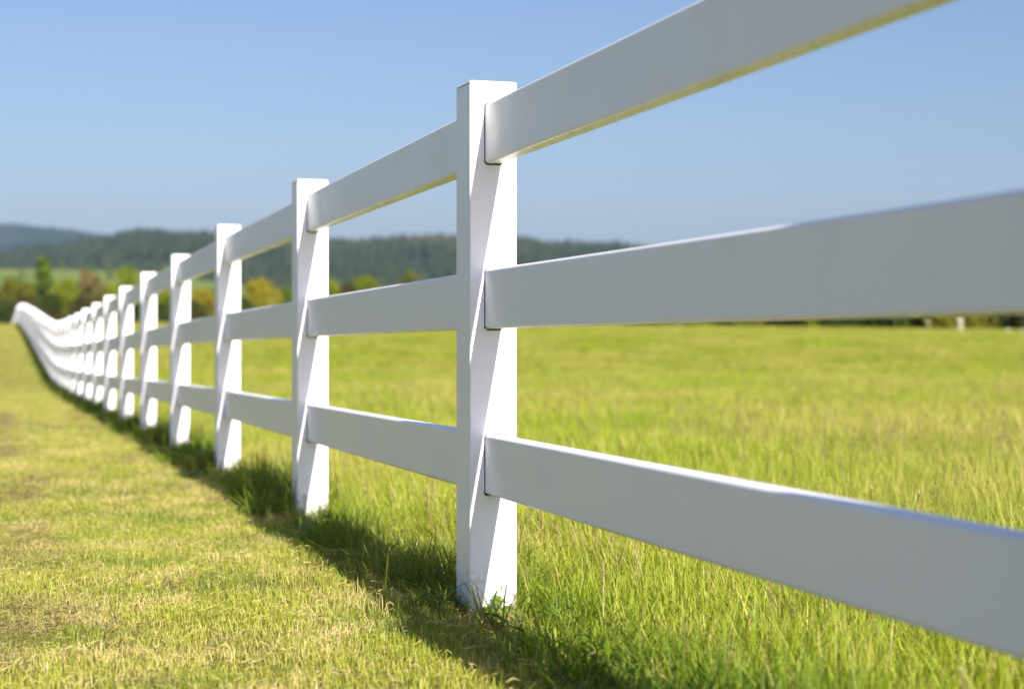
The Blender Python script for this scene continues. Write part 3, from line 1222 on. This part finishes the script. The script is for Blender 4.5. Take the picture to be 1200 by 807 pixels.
def thin_trunk(px, D, h, label):
    X = (px - 600) / FPX * D
    t = thing('slim_stump', label, 'tree stump', (X, D, gz(X, D)), .2)
    v, f = tube_rings([(0, 0, -.2), (.02, 0, h * .3), (-.03, .02, h * .65), (.05, 0, h)], [.10, .075, .06, .04], 8)
    mesh_obj('trunk', v, f, M['grey_bark'], t, smooth=True)
    v, f = tube_rings([(-.02, 0, h * .6), (-.14, .02, h * .8), (-.20, .02, h * 1.02)], [.06, .045, .03], 6)
    mesh_obj('limb', v, f, M['grey_bark'], t, smooth=True)


def rock(px, D, w, h, label, seed):
    X = (px - 600) / FPX * D
    bm = bmesh.new()
    bmesh.ops.create_icosphere(bm, subdivisions=3, radius=1)
    rd = random.Random(seed)
    ox = rd.uniform(0, 50)
    for q in bm.verts:
        d = 1 + .5 * (float(fbm(np.array([q.co.x * 1.4 + ox]), np.array([q.co.y * 1.4 + q.co.z * 1.7]), seed)[0]) - .5)
        q.co = Vector((q.co.x * w / 2 * d, q.co.y * w * .4 * d, q.co.z * h * d))
    me = bpy.data.meshes.new('pale_rock')
    bm.to_mesh(me)
    bm.free()
    me.materials.append(M['pale_stone'])
    o = link(bpy.data.objects.new('pale_rock', me))
    o.location = (X, D, gz(X, D))
    tag(o, label, 'rock')


snag()
thin_trunk(1088, 103, .85, 'slim greyish trunk left of the pale cream broken trunk')
thin_trunk(795, 98, .62, 'slim greyish trunk at the left end of the bush row')
rock(1181, 101, .34, .24, 'low whitish rock nearest the pale broken trunk, before the bushes', 3)
rock(1197, 102, .50, .20, 'low flat whitish rock at the right edge, before the bushes', 4)


# ------------------------------------------------------------------ conifer woods on the hills
def conifer(k):
    rd = random.Random(50 + k)
    v, f = [], []
    H, R = 1.0, .17 + .03 * k
    tiers, seg = 7, 9
    for q in range(tiers):
        z0 = .06 + .86 * q / tiers
        z1 = min(1.0, z0 + .30 * (1 - .4 * q / tiers))
        r = R * (1 - q / tiers) ** .85 + .015
        o = len(v)
        for s in range(seg):
            a = TAU * (s + .5 * (q % 2)) / seg + rd.uniform(-.12, .12)
            rr = r * (1 if s % 2 else .68) * rd.uniform(.85, 1.15)
            v.append((math.cos(a) * rr, math.sin(a) * rr, z0 - rd.uniform(0, .03)))
        v.append((rd.uniform(-.008, .008), rd.uniform(-.008, .008), z1))
        for s in range(seg):
            f.append((o + s, o + (s + 1) % seg, o + seg))
    a, b = tube_rings([(0, 0, -.12), (0, 0, .3)], [.02, .015], 5)
    o = len(v)
    v += a
    f += [tuple(i + o for i in q) for q in b]
    me = bpy.data.meshes.new('conifer')
    me.from_pydata(v, [], f)
    me.materials.append(M['conifer'])
    me.update()
    return bpy.data.objects.new('conifer', me)


def wood(name, label, hfun, n, y0, y1, a0, a1, hmin, hmax, wide, mask, seed):
    rg = np.random.default_rng(seed)
    Y = np.sqrt(rg.uniform(y0 * y0, y1 * y1, n))
    X = Y * rg.uniform(a0, a1, n)
    ok = mask(X, Y, rg)
    X, Y = X[ok], Y[ok]
    n = len(X)
    Z = hfun(X, Y)
    h = rg.uniform(hmin, hmax, n) * (.55 + .95 * fbm(X / 55, Y / 80, seed + 9, 3))
    sc = np.stack([h * wide, h * wide, h], 1)
    rot = np.stack([np.zeros(n), np.zeros(n), rg.uniform(0, TAU, n)], 1)
    scatter(name, label, np.stack([X, Y, Z], 1), rot, sc, rg.integers(0, 3, n), [conifer(k) for k in range(3)])


def near_mask(X, Y, rg):
    p = 600 + FPX * X / Y
    # the wood's lower edge: high above the meadow at the left, lower towards the right
    edge = np.interp(p, [-200, 180, 330, 700, 1300], [1650, 1640, 1420, 1350, 1350]) + 620 * (fbm(X / 130, Y / 300, 131) - .5)
    glade = fbm(X / 150, Y / 150, 133) > .70
    return (Y > edge) & ~(glade & (Y < 2600))


wood('forest', 'dark conifer wood covering the hill behind the meadow', h_forest, 60000, 1300, 3050, -.56, .56, 9, 22, 1.2, near_mask, 141)
wood('far_forest', 'bluish distant wood on the highest hill', h_far, 30000, 4500, 6350, -.56, .56, 15, 24, 2.0, lambda X, Y, rg: Y > 0, 142)

# ------------------------------------------------------------------ haze in the valley air
def haze():
    x0, x1, y0, y1, z0, z1 = -6800, 6800, -3200, 10200, -14, 520
    v = [(x, y, z) for z in (z0, z1) for x, y in ((x0, y0), (x1, y0), (x1, y1), (x0, y1))]
    f = [(3, 2, 1, 0), (4, 5, 6, 7), (0, 1, 5, 4), (1, 2, 6, 5), (2, 3, 7, 6), (3, 0, 4, 7)]
    b = N('haze')
    pv = b.n('ShaderNodeVolumePrincipled')
    pv.inputs['Color'].default_value = (.36, .57, 1.0, 1)
    pv.inputs['Density'].default_value = 0.000048
    pv.inputs['Anisotropy'].default_value = 0.0
    b.t.links.new(pv.outputs[0], b.out.inputs['Volume'])
    o = mesh_obj('haze', v, f, b.m)
    tag(o, 'thin blue haze in the air before the hills', kind='stuff')


haze()
